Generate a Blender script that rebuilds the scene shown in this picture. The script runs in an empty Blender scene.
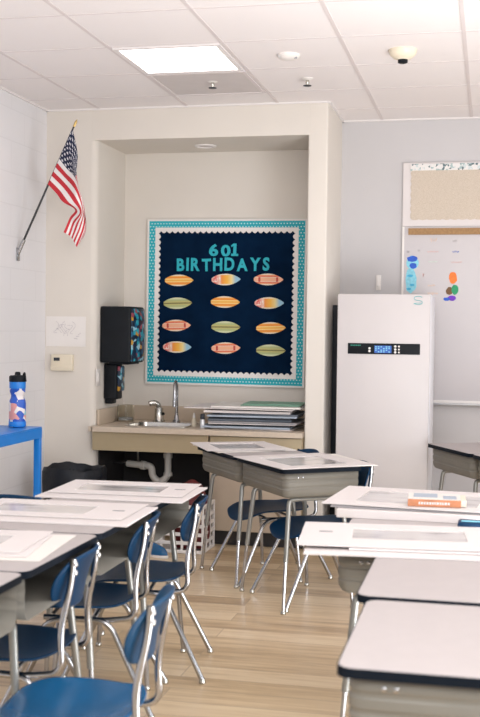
import bpy, bmesh, math, random
from mathutils import Vector, Matrix
R = math.radians
sc = bpy.context.scene
COL = sc.collection
rnd = random.Random(7)

# ------------------------------------------------------------------ materials
def nt(name):
    m = bpy.data.materials.new(name); m.use_nodes = True
    t = m.node_tree; b = t.nodes['Principled BSDF']
    return m, t, b
def N(t, typ, **kw):
    n = t.nodes.new(typ)
    for k, v in kw.items(): setattr(n, k, v)
    return n
def mixc(t, fac, a, b, blend='MIX'):
    n = N(t, 'ShaderNodeMix', data_type='RGBA', blend_type=blend)
    if isinstance(fac, (int, float)): n.inputs[0].default_value = fac
    else: t.links.new(fac, n.inputs[0])
    for i, v in ((6, a), (7, b)):
        if isinstance(v, (tuple, list)): n.inputs[i].default_value = (*v[:3], 1)
        else: t.links.new(v, n.inputs[i])
    return n.outputs[2]
def math_(t, op, a, b=None, c=None):
    n = N(t, 'ShaderNodeMath', operation=op)
    for i, v in enumerate((a, b, c)):
        if v is None: continue
        if isinstance(v, (int, float)): n.inputs[i].default_value = v
        else: t.links.new(v, n.inputs[i])
    return n.outputs[0]
def coords(t, kind='Object'):
    return N(t, 'ShaderNodeTexCoord').outputs[kind]
def sep(t, v):
    n = N(t, 'ShaderNodeSeparateXYZ'); t.links.new(v, n.inputs[0]); return n.outputs
def ramp(t, fac, stops, const=False):
    n = N(t, 'ShaderNodeValToRGB'); cr = n.color_ramp
    if const: cr.interpolation = 'CONSTANT'
    while len(cr.elements) < len(stops): cr.elements.new(1)
    for e, (p, c) in zip(cr.elements, stops): e.position = p; e.color = (*c, 1)
    t.links.new(fac, n.inputs[0]); return n.outputs[0]
def noise(t, vec, scale, detail=3, rough=.55):
    n = N(t, 'ShaderNodeTexNoise'); n.inputs['Scale'].default_value = scale
    n.inputs['Detail'].default_value = detail; n.inputs['Roughness'].default_value = rough
    if vec is not None: t.links.new(vec, n.inputs['Vector'])
    return n.outputs[0]
def bump(t, b, h, strength, dist=.01):
    n = N(t, 'ShaderNodeBump'); n.inputs['Strength'].default_value = strength; n.inputs['Distance'].default_value = dist
    t.links.new(h, n.inputs['Height']); t.links.new(n.outputs[0], b.inputs['Normal'])
def mat(name, c, rough=.5, metal=0., var=.06, scale=8., bmp=0., spec=.5, alpha=None):
    m, t, b = nt(name)
    n = noise(t, coords(t), scale)
    dk = tuple(max(0, x*(1-var)) for x in c); lt = tuple(min(1, x*(1+var)) for x in c)
    t.links.new(ramp(t, n, [(.3, dk), (.7, lt)]), b.inputs['Base Color'])
    b.inputs['Roughness'].default_value = rough; b.inputs['Metallic'].default_value = metal
    b.inputs['Specular IOR Level'].default_value = spec
    if bmp: bump(t, b, noise(t, coords(t), scale*12), bmp)
    return m
def glow(name, c, s):
    m, t, b = nt(name)
    b.inputs['Base Color'].default_value = (*c, 1); b.inputs['Emission Color'].default_value = (*c, 1)
    b.inputs['Emission Strength'].default_value = s
    return m

M = {}
M['wall_cream'] = mat('wall_cream', (.715, .665, .605), .75, var=.02, scale=2, bmp=.02, spec=.2)
M['wall_grey'] = mat('wall_grey', (.585, .565, .57), .75, var=.02, scale=2, bmp=.02, spec=.2)
M['white_top'] = mat('laminate_top', (.445, .405, .40), .45, var=.02, scale=20, spec=.35)
M['edge_black'] = mat('edge_black', (.005, .009, .016), .6, var=.1, spec=.12)
M['box_metal'] = mat('box_metal', (.205, .192, .165), .5, metal=.1, var=.06, scale=5, spec=.3)
M['box_dark'] = mat('box_dark', (.05, .05, .05), .6)
M['leg_grey'] = mat('leg_grey', (.27, .265, .245), .32, metal=.5, var=.05)
M['chrome'] = mat('chrome', (.44, .44, .455), .20, metal=1., var=.03)
M['nickel'] = mat('nickel', (.5, .48, .43), .25, metal=1., var=.05)
M['navy_plastic'] = mat('navy_plastic', (.002, .033, .088), .42, var=.12, scale=6, bmp=.03, spec=.2)
M['blue_plastic'] = mat('blue_plastic', (.004, .095, .24), .26, var=.12, scale=6, bmp=.03)  # lit tone for the foreground chair seat; plain blue on the shoe
M['deep_blue_plastic'] = mat('deep_blue_plastic', (.003, .045, .11), .36, var=.12, scale=6, bmp=.03, spec=.3)
M['board_white'] = mat('board_white', (.72, .67, .66), .6, var=.015, scale=4)
M['board_cream'] = mat('board_cream', (.78, .74, .70), .6, var=.03, scale=4)
M['board_edge'] = mat('board_grey', (.30, .29, .30), .6, var=.1)
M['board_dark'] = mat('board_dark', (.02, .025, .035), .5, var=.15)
M['board_blue'] = mat('board_bluegrey', (.38, .44, .52), .55, var=.08)
M['board_mid'] = mat('board_mid', (.12, .14, .17), .55, var=.12)
M['green_folder'] = mat('green_folder', (.20, .36, .27), .55, var=.08)
M['counter'] = mat('counter_laminate', (.60, .50, .40), .4, var=.05, scale=60)
M['tan'] = mat('tan_laminate', (.40, .32, .20), .5, var=.04, scale=5)
M['tan_light'] = mat('tan_light', (.53, .43, .33), .5, var=.04, scale=5)
M['black_plastic'] = mat('black_plastic', (.006, .008, .011), .55, var=.2, spec=.2)
M['black_bag'] = mat('black_bag', (.006, .008, .013), .4, var=.3, scale=14, bmp=.3, spec=.3)
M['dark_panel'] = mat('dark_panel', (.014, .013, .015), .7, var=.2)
M['pvc'] = mat('pvc', (.60, .57, .53), .4, var=.05)
M['steel'] = mat('steel', (.58, .56, .52), .24, metal=1., var=.05)
M['red_bag'] = mat('red_bag', (.11, .008, .010), .55, var=.2, scale=10, bmp=.1)
M['white_plastic'] = mat('white_plastic', (.80, .76, .73), .4, var=.02)
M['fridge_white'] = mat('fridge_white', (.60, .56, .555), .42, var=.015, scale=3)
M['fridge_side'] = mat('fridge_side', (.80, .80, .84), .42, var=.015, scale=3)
M['blue_paint'] = mat('blue_paint', (.004, .19, .62), .35, var=.06)
M['lamp_frame'] = mat('ceiling_frame', (.80, .76, .75), .5, var=.01)
M['grid'] = mat('ceiling_grid', (.70, .64, .635), .6, var=.02)
M['grey_lens'] = mat('grey_lens', (.60, .55, .545), .45, var=.03)
M['cream_plastic'] = mat('cream_plastic', (.74, .66, .52), .45, var=.03)
M['kick'] = mat('kick', (.025, .022, .022), .6, var=.2)
M['cork_rail'] = mat('cork_rail', (.36, .21, .095), .75, var=.15, scale=60)
M['aluminium'] = mat('aluminium', (.6, .6, .61), .35, metal=.7, var=.03)
M['whiteboard'] = mat('whiteboard_face', (.54, .505, .515), .3, var=.01, scale=2)
M['teal'] = mat('teal_paper', (.010, .40, .49), .6, var=.1, scale=30)
M['navy_paper'] = mat('navy_paper', (.002, .012, .036), .95, var=.25, scale=6, spec=.05)
M['brass'] = mat('gold_tip', (.55, .38, .14), .3, metal=.8)
M['pole'] = mat('pole_black', (.010, .010, .012), .35, var=.2)
M['rivet'] = mat('rivet_white', (.80, .79, .78), .2, metal=.6, var=.02)
M['orange_book'] = mat('orange_cover', (.52, .21, .10), .5, var=.15, scale=20)
M['pages'] = mat('pages', (.78, .70, .58), .7, var=.05, scale=80)
M['led_green'] = mat('print_green', (.02, .25, .18), .5)
M['glow_tile'] = glow('lamp_diffuser_glow', (1, .97, .95), 5.5)
M['lcd'] = glow('lcd_blue', (.03, .10, .38), .35)
for nm, c in dict(red=(.62, .06, .05), orange=(.85, .20, .03), pinkish=(.80, .42, .36), brown=(.16, .08, .03), green=(.02, .30, .13), purple=(.16, .03, .50),
                  blue=(.02, .10, .55), cyan=(.06, .42, .66), lightcyan=(.25, .62, .75), ink=(.05, .05, .07), teal_ink=(.15, .45, .47), pale_red=(.80, .50, .47),
                  pale_green=(.55, .68, .58), pale_orange=(.82, .55, .36), pencil=(.52, .48, .50)).items():
    M['ink_'+nm] = mat('ink_'+nm, c, .6, var=.12, scale=60)

def floor_mat():
    m, t, b = nt('floor_planks')
    o = coords(t)
    br = N(t, 'ShaderNodeTexBrick'); br.offset = .37; br.squash = 1
    for k, v in dict(Scale=1, **{'Mortar Size': .0022, 'Mortar Smooth': .2, 'Bias': 0, 'Brick Width': 1.22, 'Row Height': .152}).items(): br.inputs[k].default_value = v
    br.inputs['Color1'].default_value = (.0, .0, .0, 1); br.inputs['Color2'].default_value = (1, 1, 1, 1); br.inputs['Mortar'].default_value = (.5, .5, .5, 1)
    t.links.new(o, br.inputs['Vector'])
    mp = N(t, 'ShaderNodeMapping'); mp.inputs['Scale'].default_value = (1.2, 16, 1); t.links.new(o, mp.inputs[0])
    addv = N(t, 'ShaderNodeVectorMath', operation='ADD'); t.links.new(mp.outputs[0], addv.inputs[0])
    sc3 = N(t, 'ShaderNodeVectorMath', operation='SCALE'); t.links.new(br.outputs['Color'], sc3.inputs[0]); sc3.inputs['Scale'].default_value = 17
    t.links.new(sc3.outputs[0], addv.inputs[1])
    g = noise(t, addv.outputs[0], 1.6, 6, .62)
    g2 = noise(t, o, 1.1, 2)
    plank = N(t, 'ShaderNodeRGBToBW'); t.links.new(br.outputs['Color'], plank.inputs[0])
    f = math_(t, 'ADD', math_(t, 'MULTIPLY', g, .72), math_(t, 'MULTIPLY', plank.outputs[0], .28))
    c = ramp(t, f, [(.28, (.38, .24, .12)), (.45, (.62, .445, .255)), (.60, (.77, .59, .38)), (.8, (.87, .72, .50))])
    c = mixc(t, math_(t, 'MULTIPLY', br.outputs['Fac'], .5), c, (.26, .18, .12))
    c = mixc(t, math_(t, 'MULTIPLY', g2, .25), c, (.70, .60, .48))
    t.links.new(c, b.inputs['Base Color'])
    b.inputs['Roughness'].default_value = .30
    bump(t, b, g, .04)
    return m
def block_mat():
    m, t, b = nt('painted_block')
    o = coords(t); s = sep(t, o)
    cmb = N(t, 'ShaderNodeCombineXYZ'); t.links.new(s[1], cmb.inputs[0]); t.links.new(s[2], cmb.inputs[1])
    br = N(t, 'ShaderNodeTexBrick'); br.offset = .5
    for k, v in dict(Scale=1, **{'Mortar Size': .005, 'Mortar Smooth': .5, 'Brick Width': .40, 'Row Height': .20}).items(): br.inputs[k].default_value = v
    for k in ('Color1', 'Color2'): br.inputs[k].default_value = (.76, .745, .76, 1)
    br.inputs['Mortar'].default_value = (.72, .705, .72, 1)
    t.links.new(cmb.outputs[0], br.inputs['Vector'])
    t.links.new(br.outputs['Color'], b.inputs['Base Color'])
    b.inputs['Roughness'].default_value = .55
    h = math_(t, 'ADD', math_(t, 'MULTIPLY', br.outputs['Fac'], -1), math_(t, 'MULTIPLY', noise(t, o, 60), .15))
    bump(t, b, h, .15, .004)
    return m
def ceil_mat():
    m, t, b = nt('ceiling_tile')
    o = coords(t)
    n = noise(t, o, 220, 2); n2 = noise(t, o, 1.4, 1)
    t.links.new(mixc(t, math_(t, 'MULTIPLY', n2, .3), ramp(t, n, [(.3, (.83, .79, .785)), (.65, (.86, .815, .81))]), (.83, .78, .775)), b.inputs['Base Color'])
    b.inputs['Roughness'].default_value = .9; b.inputs['Specular IOR Level'].default_value = .1
    bump(t, b, n, .08, .004)
    return m
def dots_mat(name, base, dot, pitch, rad, stagger=True):
    # dots laid on the object's own X / Z plane
    m, t, b = nt(name)
    s = sep(t, coords(t))
    zz = math_(t, 'DIVIDE', s[2], pitch); xx = math_(t, 'DIVIDE', s[0], pitch)
    if stagger:
        row = math_(t, 'MODULO', math_(t, 'FLOOR', math_(t, 'ADD', zz, 1000)), 2)
        xx = math_(t, 'ADD', xx, math_(t, 'MULTIPLY', row, .5))
    fx = math_(t, 'SUBTRACT', math_(t, 'FRACT', math_(t, 'ADD', xx, 1000)), .5); fz = math_(t, 'SUBTRACT', math_(t, 'FRACT', math_(t, 'ADD', zz, 1000)), .5)
    d = math_(t, 'SQRT', math_(t, 'ADD', math_(t, 'MULTIPLY', fx, fx), math_(t, 'MULTIPLY', fz, fz)))
    f = math_(t, 'LESS_THAN', d, rad)
    t.links.new(mixc(t, f, base, dot), b.inputs['Base Color'])
    b.inputs['Roughness'].default_value = .7
    return m
def picture_mat(name, seed, base=(.56, .53, .52), dark=(.20, .19, .20)):
    m, t, b = nt(name)
    o = coords(t)
    mp = N(t, 'ShaderNodeMapping'); mp.inputs['Location'].default_value = (seed*3.1, seed*1.7, 0); mp.inputs['Scale'].default_value = (3.0, 9, 1)
    t.links.new(o, mp.inputs[0])
    n = noise(t, mp.outputs[0], 1.3, 4)
    t.links.new(ramp(t, n, [(.30, dark), (.45, base), (.75, tuple(min(1, x*1.22) for x in base))]), b.inputs['Base Color'])  # grey gradient with dark streaks imitates reflections on the picture
    b.inputs['Roughness'].default_value = .12
    return m
def flag_mat():
    m, t, b = nt('flag_cloth')
    uv = sep(t, coords(t, 'UV'))           # u along the fly, v from the top of the hoist down
    st = math_(t, 'MODULO', math_(t, 'FLOOR', math_(t, 'MULTIPLY', uv[1], 13)), 2)
    stripes = mixc(t, st, (.52, .022, .035), (.80, .76, .75))
    # star field, staggered dots
    gu = math_(t, 'DIVIDE', uv[0], .08); gv = math_(t, 'DIVIDE', uv[1], .108)
    row = math_(t, 'MODULO', math_(t, 'FLOOR', math_(t, 'MULTIPLY', gv, 2)), 2)
    fu = math_(t, 'SUBTRACT', math_(t, 'FRACT', math_(t, 'ADD', gu, math_(t, 'MULTIPLY', row, .5))), .5)
    fv = math_(t, 'SUBTRACT', math_(t, 'FRACT', math_(t, 'MULTIPLY', gv, 2)), .5)
    ang = math_(t, 'ARCTAN2', fv, fu); rr = math_(t, 'SQRT', math_(t, 'ADD', math_(t, 'MULTIPLY', fu, fu), math_(t, 'MULTIPLY', fv, fv)))
    lim = math_(t, 'ADD', .25, math_(t, 'MULTIPLY', math_(t, 'COSINE', math_(t, 'MULTIPLY', ang, 5)), .08))
    star = math_(t, 'LESS_THAN', rr, lim)
    canton = mixc(t, star, (.004, .010, .045), (.72, .70, .74))
    inc = math_(t, 'MULTIPLY', math_(t, 'LESS_THAN', uv[0], .40), math_(t, 'LESS_THAN', uv[1], 7/13))
    t.links.new(mixc(t, inc, stripes, canton), b.inputs['Base Color'])
    b.inputs['Roughness'].default_value = .8
    return m
def tropic_mat():
    m, t, b = nt('tropical_print')
    o = coords(t)
    w = noise(t, o, 9, 2)
    mx = N(t, 'ShaderNodeVectorMath', operation='ADD'); t.links.new(o, mx.inputs[0])
    v = N(t, 'ShaderNodeTexVoronoi'); v.inputs['Scale'].default_value = 34; t.links.new(o, v.inputs['Vector'])
    s = N(t, 'ShaderNodeSeparateColor'); t.links.new(v.outputs['Color'], s.inputs[0])
    c = ramp(t, s.outputs[0], [(0, (.004, .02, .05)), (.3, (.005, .12, .24)), (.46, (.02, .32, .42)), (.6, (.30, .55, .66)), (.70, (.50, .26, .03)), (.75, (.006, .015, .04)), (.94, (.30, .05, .08))], True)
    t.links.new(c, b.inputs['Base Color']); b.inputs['Roughness'].default_value = .35
    return m
def burlap_mat():
    m, t, b = nt('burlap')
    o = coords(t)
    mp = N(t, 'ShaderNodeMapping'); mp.inputs['Scale'].default_value = (1, 1, 5); t.links.new(o, mp.inputs[0])
    mp2 = N(t, 'ShaderNodeMapping'); mp2.inputs['Scale'].default_value = (5, 1, 1); t.links.new(o, mp2.inputs[0])
    n = math_(t, 'ADD', noise(t, mp.outputs[0], 95, 3), noise(t, mp2.outputs[0], 95, 3))
    n = math_(t, 'MULTIPLY', n, .5)
    t.links.new(ramp(t, n, [(.36, (.52, .44, .34)), (.5, (.62, .53, .44)), (.62, (.69, .61, .52))]), b.inputs['Base Color'])
    b.inputs['Roughness'].default_value = .9; bump(t, b, n, .3)
    return m
def speckle_mat():
    m, t, b = nt('speckled_trim')
    v = N(t, 'ShaderNodeTexVoronoi'); v.inputs['Scale'].default_value = 62; t.links.new(coords(t), v.inputs['Vector'])
    s = N(t, 'ShaderNodeSeparateColor'); t.links.new(v.outputs['Color'], s.inputs[0])
    t.links.new(ramp(t, s.outputs[0], [(0, (.12, .18, .20)), (.16, (.38, .50, .50)), (.30, (.80, .78, .76)), (.9, (.62, .68, .68))], True), b.inputs['Base Color'])
    b.inputs['Roughness'].default_value = .7
    return m
def surf_mat(kind):
    m, t, b = nt('surfboard_'+kind)
    s = sep(t, coords(t, 'Object'))
    a = math_(t, 'ABSOLUTE', math_(t, 'DIVIDE', s[2], .040))     # 0 centre stripe, 1 rail
    x = math_(t, 'ADD', math_(t, 'DIVIDE', s[0], .215), .5)      # 0..1 along
    rim = (.80, .72, .60)
    if kind == 'orange':
        c = ramp(t, a, [(0, (.85, .42, .06)), (.14, (.90, .62, .22)), (.34, (.84, .26, .02)), (.62, (.86, .40, .06)), (.80, rim)], True)
    elif kind == 'green':
        c = ramp(t, a, [(0, (.20, .18, .06)), (.12, (.50, .46, .16)), (.34, (.42, .46, .20)), (.66, (.56, .60, .34)), (.84, (.66, .68, .46))], True)
    elif kind == 'pink':
        c = ramp(t, a, [(0, (.84, .42, .26)), (.30, (.82, .55, .40)), (.46, (.76, .13, .06)), (.66, (.86, .36, .16)), (.82, rim)], True)
        e = ramp(t, math_(t, 'ABSOLUTE', math_(t, 'SUBTRACT', x, .5)), [(0, (0, 0, 0)), (.26, (1, 1, 1)), (.33, (0, 0, 0))], True)
        ebw = N(t, 'ShaderNodeRGBToBW'); t.links.new(e, ebw.inputs[0])
        c = mixc(t, math_(t, 'MULTIPLY', ebw.outputs[0], math_(t, 'LESS_THAN', a, .4)), c, (.55, .06, .04))
    else:
        c = ramp(t, x, [(0, (.80, .50, .40)), (.12, (.72, .10, .08)), (.30, (.82, .55, .44)), (.36, (.86, .28, .04)), (.55, (.88, .46, .05)), (.70, (.84, .66, .28)), (.84, (.30, .52, .66))])
        n = noise(t, coords(t), 60, 2)
        c = mixc(t, math_(t, 'MULTIPLY', math_(t, 'GREATER_THAN', n, .56), math_(t, 'LESS_THAN', x, .32)), c, (.85, .72, .64))
        c = mixc(t, math_(t, 'GREATER_THAN', a, .80), c, rim)
    t.links.new(c, b.inputs['Base Color']); b.inputs['Roughness'].default_value = .5
    return m
def bottle_mat():
    m, t, b = nt('bottle_print')
    v = N(t, 'ShaderNodeTexVoronoi'); v.inputs['Scale'].default_value = 24; t.links.new(coords(t), v.inputs['Vector'])
    s = N(t, 'ShaderNodeSeparateColor'); t.links.new(v.outputs['Color'], s.inputs[0])
    t.links.new(ramp(t, s.outputs[0], [(0, (.01, .08, .45)), (.28, (.78, .72, .70)), (.62, (.72, .32, .30)), (.72, (.25, .55, .66)), (.84, (.02, .10, .5))], True), b.inputs['Base Color'])
    b.inputs['Roughness'].default_value = .3
    return m
def glass_mat():
    m, t, b = nt('clear_glass')
    b.inputs['Base Color'].default_value = (.93, .95, .92, 1)
    b.inputs['Roughness'].default_value = .04; b.inputs['Transmission Weight'].default_value = 1; b.inputs['IOR'].default_value = 1.15
    return m
M['floor'] = floor_mat(); M['block'] = block_mat(); M['ceiling'] = ceil_mat()
M['teal_dots'] = dots_mat('teal_dots', (.010, .40, .48), (.66, .82, .82), .022, .20)
M['flag'] = flag_mat(); M['tropic'] = tropic_mat(); M['burlap'] = burlap_mat(); M['speckle'] = speckle_mat()
for k in ('orange', 'green', 'pink', 'multi'): M['surf_'+k] = surf_mat(k)
M['bottle'] = bottle_mat(); M['glass'] = glass_mat()
for i in range(6): M['pic%d' % i] = picture_mat('picture_%d' % i, i+1)

# ------------------------------------------------------------------ mesh helpers
def BM(): return bmesh.new()
def obj(name, bm, m, parent=None, smooth=True, ang=35):
    bmesh.ops.recalc_face_normals(bm, faces=bm.faces[:])
    me = bpy.data.meshes.new(name); bm.to_mesh(me); bm.free()
    for k in (m if isinstance(m, (list, tuple)) else [m]): me.materials.append(M[k] if isinstance(k, str) else k)
    if smooth:
        for p in me.polygons: p.use_smooth = True
        me.set_sharp_from_angle(angle=R(ang))
    o = bpy.data.objects.new(name, me); COL.objects.link(o)
    if parent: o.parent = parent
    return o
def tag(o, label, cat, group=None, kind=None):
    o['label'] = label; o['category'] = cat
    if group: o['group'] = group
    if kind: o['kind'] = kind
    return o
def thing(name, label, cat, loc=(0, 0, 0), rz=0, group=None, rot=None):
    o = bpy.data.objects.new(name, None); COL.objects.link(o)
    o.empty_display_size = .05
    o.location = loc; o.rotation_euler = rot if rot else (0, 0, rz)
    return tag(o, label, cat, group)
def struct(name, bm, m, **k):
    o = obj(name, bm, m, **k); o['kind'] = 'structure'; return o
def dup(root, loc, rz, label, group=None):
    r = root.copy(); COL.objects.link(r); r.location = loc; r.rotation_euler = (0, 0, rz); r['label'] = label
    if group: r['group'] = group
    for ch in list(root.children):
        c = ch.copy(); COL.objects.link(c); c.parent = r
        for g in list(ch.children):
            d = g.copy(); COL.objects.link(d); d.parent = c
    return r
def box(bm, x0, x1, y0, y1, z0, z1, bev=0., mtx=None, seg=2):
    g = bmesh.ops.create_cube(bm, size=1)
    T = Matrix.Translation(((x0+x1)/2, (y0+y1)/2, (z0+z1)/2)) @ Matrix.Diagonal((x1-x0, y1-y0, z1-z0, 1))
    bmesh.ops.transform(bm, matrix=T, verts=g['verts'])
    vs = g['verts']
    if bev:
        es = list({e for v in vs for e in v.link_edges})
        r = bmesh.ops.bevel(bm, geom=es, offset=bev, segments=seg, affect='EDGES', profile=.5)
        vs = list({v for f in r['faces'] for v in f.verts} | {v for v in vs if v.is_valid})
    if mtx: bmesh.ops.transform(bm, matrix=mtx, verts=vs)
    return vs
def fillet(pts, rad, n=5):
    pts = [Vector(p) for p in pts]; out = [pts[0]]
    for i in range(1, len(pts)-1):
        a, b, c = pts[i-1], pts[i], pts[i+1]
        r = rad[i-1] if isinstance(rad, (list, tuple)) else rad
        r = min(r, (a-b).length*.49, (c-b).length*.49)
        p0 = b+(a-b).normalized()*r; p1 = b+(c-b).normalized()*r
        for k in range(n+1):
            s = k/n; out.append(p0*(1-s)**2 + b*2*s*(1-s) + p1*s*s)
    out.append(pts[-1]); return out
def tube(bm, pts, r, n=10, caps=True):
    pts = [Vector(p) for p in pts]; L = len(pts)
    rs = r if isinstance(r, (list, tuple)) else [r]*L
    up = None; rings = []
    for i, p in enumerate(pts):
        d = (pts[min(i+1, L-1)]-pts[max(i-1, 0)]).normalized()
        if up is None:
            up = d.orthogonal().normalized()
        else:
            up = (up - d*up.dot(d)).normalized()
        s = d.cross(up)
        rings.append([bm.verts.new(p+(up*math.cos(2*math.pi*k/n)+s*math.sin(2*math.pi*k/n))*rs[i]) for k in range(n)])
    for a, b in zip(rings, rings[1:]):
        for k in range(n): bm.faces.new((a[k], a[(k+1) % n], b[(k+1) % n], b[k]))
    if caps: bm.faces.new(rings[0][::-1]); bm.faces.new(rings[-1])
def lathe(bm, prof, c=(0, 0, 0), n=20, mtx=None, cap=True):
    rings = []
    vs = []
    for r, z in prof:
        ring = [bm.verts.new((c[0]+r*math.cos(2*math.pi*k/n), c[1]+r*math.sin(2*math.pi*k/n), c[2]+z)) for k in range(n)]
        rings.append(ring); vs += ring
    for a, b in zip(rings, rings[1:]):
        for k in range(n): bm.faces.new((a[k], a[(k+1) % n], b[(k+1) % n], b[k]))
    if cap: bm.faces.new(rings[0][::-1]); bm.faces.new(rings[-1])
    if mtx: bmesh.ops.transform(bm, matrix=mtx, verts=vs)
    return vs
def rrect(x0, x1, y0, y1, r, n=5):
    out = []
    for cx, cy, a in ((x1-r, y1-r, 0), (x0+r, y1-r, 90), (x0+r, y0+r, 180), (x1-r, y0+r, 270)):
        for k in range(n+1):
            t = R(a+90*k/n); out.append((cx+r*math.cos(t), cy+r*math.sin(t)))
    return out
def prism(bm, out, z0, z1, inset=0.):
    """closed outline in xy extruded along z; a small inset softens the rims"""
    lv = [(z0, inset), (z0+inset, 0), (z1-inset, 0), (z1, inset)] if inset else [(z0, 0), (z1, 0)]
    cx = sum(p[0] for p in out)/len(out); cy = sum(p[1] for p in out)/len(out)
    rings = []
    for z, i in lv:
        ring = []
        for x, y in out:
            d = math.hypot(x-cx, y-cy); k = (d-i)/d if d else 1
            ring.append(bm.verts.new((cx+(x-cx)*k, cy+(y-cy)*k, z)))
        rings.append(ring)
    n = len(out)
    for a, b in zip(rings, rings[1:]):
        for k in range(n): bm.faces.new((a[k], a[(k+1) % n], b[(k+1) % n], b[k]))
    bm.faces.new(rings[0][::-1]); bm.faces.new(rings[-1])
    return [v for r in rings for v in r]
def xz(bm, out, y0, y1, **k):
    """outline given in x,z of a wall facing -y, thickness y0..y1"""
    vs = prism(bm, out, 0, 1)
    for v in vs:
        x, z, h = v.co; v.co = (x, y0+(y1-y0)*h, z)
    return vs
def ring_slab(bm, outer, inner, z0, z1):
    n = len(outer)
    V = {}
    for nm, o in (('o', outer), ('i', inner)):
        for z in (0, 1): V[nm, z] = [bm.verts.new((x, y, (z0, z1)[z])) for x, y in o]
    for k in range(n):
        j = (k+1) % n
        bm.faces.new((V['o', 0][k], V['o', 0][j], V['o', 1][j], V['o', 1][k]))
        bm.faces.new((V['i', 0][j], V['i', 0][k], V['i', 1][k], V['i', 1][j]))
        bm.faces.new((V['o', 1][k], V['o', 1][j], V['i', 1][j], V['i', 1][k]))
        bm.faces.new((V['o', 0][j], V['o', 0][k], V['i', 0][k], V['i', 0][j]))

# ------------------------------------------------------------------ room shell
XL, YF, YA, YB, ZC, ZS = -2.972, 7.174, 7.775, 7.862, 2.90, 2.69
bm = BM(); box(bm, -4.5, 6, -4, 8.2, -.06, 0); struct('floor', bm, 'floor', smooth=False)
bm = BM(); box(bm, -3.2, 4.2, 1.2, 8.2, ZC, ZC+.08); struct('ceiling', bm, 'ceiling', smooth=False)
bm = BM(); box(bm, XL-.15, XL, 1.2, 8.2, 0, ZC); struct('wall_left', bm, 'block', smooth=False)
bm = BM()
def arc(cx, cy, r, a0, a1, n=6): return [(cx+r*math.cos(R(a0+(a1-a0)*k/n)), cy+r*math.sin(R(a0+(a1-a0)*k/n))) for k in range(n+1)]
rl = .045
left = [(XL, 8.1)] + [(XL, YF)] + arc(-2.61-rl, YF+rl, rl, -90, 0) + [(-2.61, 8.1)]
prism(bm, left, 0, ZC)
xr0, xr1, rc = -1.172, -1.044, .012
colm = [(xr0, 8.1)] + arc(xr0+rc, YF+rc, rc, 180, 270) + arc(xr1-rc, YF+rc, rc, 270, 360) + [(xr1, 8.1)]
prism(bm, colm, 0, ZC)
box(bm, -2.66, -1.16, YF+.0005, 8.1, ZS, ZC)
box(bm, -2.66, -1.16, YA, 8.1, 0, ZC)
struct('wall_front', bm, 'wall_cream', ang=50)
bm = BM(); box(bm, xr1-.02, 4.2, YB, 8.1, 0, ZC); struct('wall_back', bm, 'wall_grey', smooth=False)
bm = BM()
box(bm, 4.2, 4.35, -4, 1.2, 0, ZC); box(bm, 4.2, 4.35, 1.2, 8.1, 0, .85); box(bm, 4.2, 4.35, 1.2, 8.1, 2.35, ZC)
for y0_, y1_ in ((1.2, 1.9), (3.4, 3.8), (5.3, 5.7), (7.2, 8.1)): box(bm, 4.2, 4.35, y0_, y1_, .85, 2.35)
struct('wall_right_blocker', bm, 'wall_grey', smooth=False)  # unseen wall added to hold back world light from the right
# ceiling grid (T-bars)
bm = BM()
GX, GY, P_ = -1.984, 5.614, .6096
for k in range(-2, 10):
    x = GX+P_*k
    if XL < x < 4: box(bm, x-.010, x+.010, 1.3, YF if x < xr1 else YB, ZC-.003, ZC+.001)
for k in range(-7, 4):
    y = GY+P_*k
    if y < YF: box(bm, XL, 4.1, y-.006, y+.006, ZC-.002, ZC+.001)
    elif y < YB: box(bm, xr1, 4.1, y-.006, y+.006, ZC-.002, ZC+.001)
struct('trim_1', bm, 'grid', smooth=False)
# wall angle at the ceiling
bm = BM()
box(bm, XL, xr1, YF-.018, YF, ZC-.010, ZC); box(bm, xr1, 4.1, YB-.018, YB, ZC-.010, ZC); box(bm, xr1, xr1+.015, YF, YB, ZC-.010, ZC); box(bm, XL, XL+.016, 1.3, YF, ZC-.010, ZC)
struct('trim_2', bm, 'lamp_frame', smooth=False)
# base on column / cabinet line
bm = BM(); box(bm, XL, -2.66, YF-.008, YF, 0, .10); box(bm, xr0+.02, xr1+.006, YF-.008, YF, 0, .10); struct('baseboard_front', bm, 'kick', smooth=False)
bm = BM(); box(bm, xr1, 4.1, YB-.008, YB, 0, .10); struct('baseboard_back', bm, 'kick', smooth=False)

# ------------------------------------------------------------------ ceiling fixtures
cx, cy = GX+P_*.5, GY+P_*.5
lt = thing('ceiling_light', 'square lit white panel light set in the ceiling grid', 'ceiling light', (cx, cy, ZC))
bm = BM(); h = P_/2-.013
ring_slab(bm, [(-h, -h), (h, -h), (h, h), (-h, h)], [(-h+.028, -h+.028), (h-.028, -h+.028), (h-.028, h-.028), (-h+.028, h-.028)], -.010, .0)
obj('frame', bm, 'lamp_frame', lt, smooth=False)
bm = BM(); box(bm, -h+.027, h-.027, -h+.027, h-.027, -.006, -.001); obj('diffuser', bm, 'glow_tile', lt, smooth=False)
lp = thing('ceiling_panel', 'dull grey ceiling panel right behind the lit light', 'ceiling panel', (cx, cy+P_, ZC))
bm = BM(); ring_slab(bm, [(-h, -h), (h, -h), (h, h), (-h, h)], [(-h+.02, -h+.02), (h-.02, -h+.02), (h-.02, h-.02), (-h+.02, h-.02)], -.010, .0); obj('frame', bm, 'grid', lp, smooth=False)
bm = BM(); box(bm, -h+.019, h-.019, -h+.019, h-.019, -.006, -.001); obj('panel', bm, 'grey_lens', lp, smooth=False)
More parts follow.
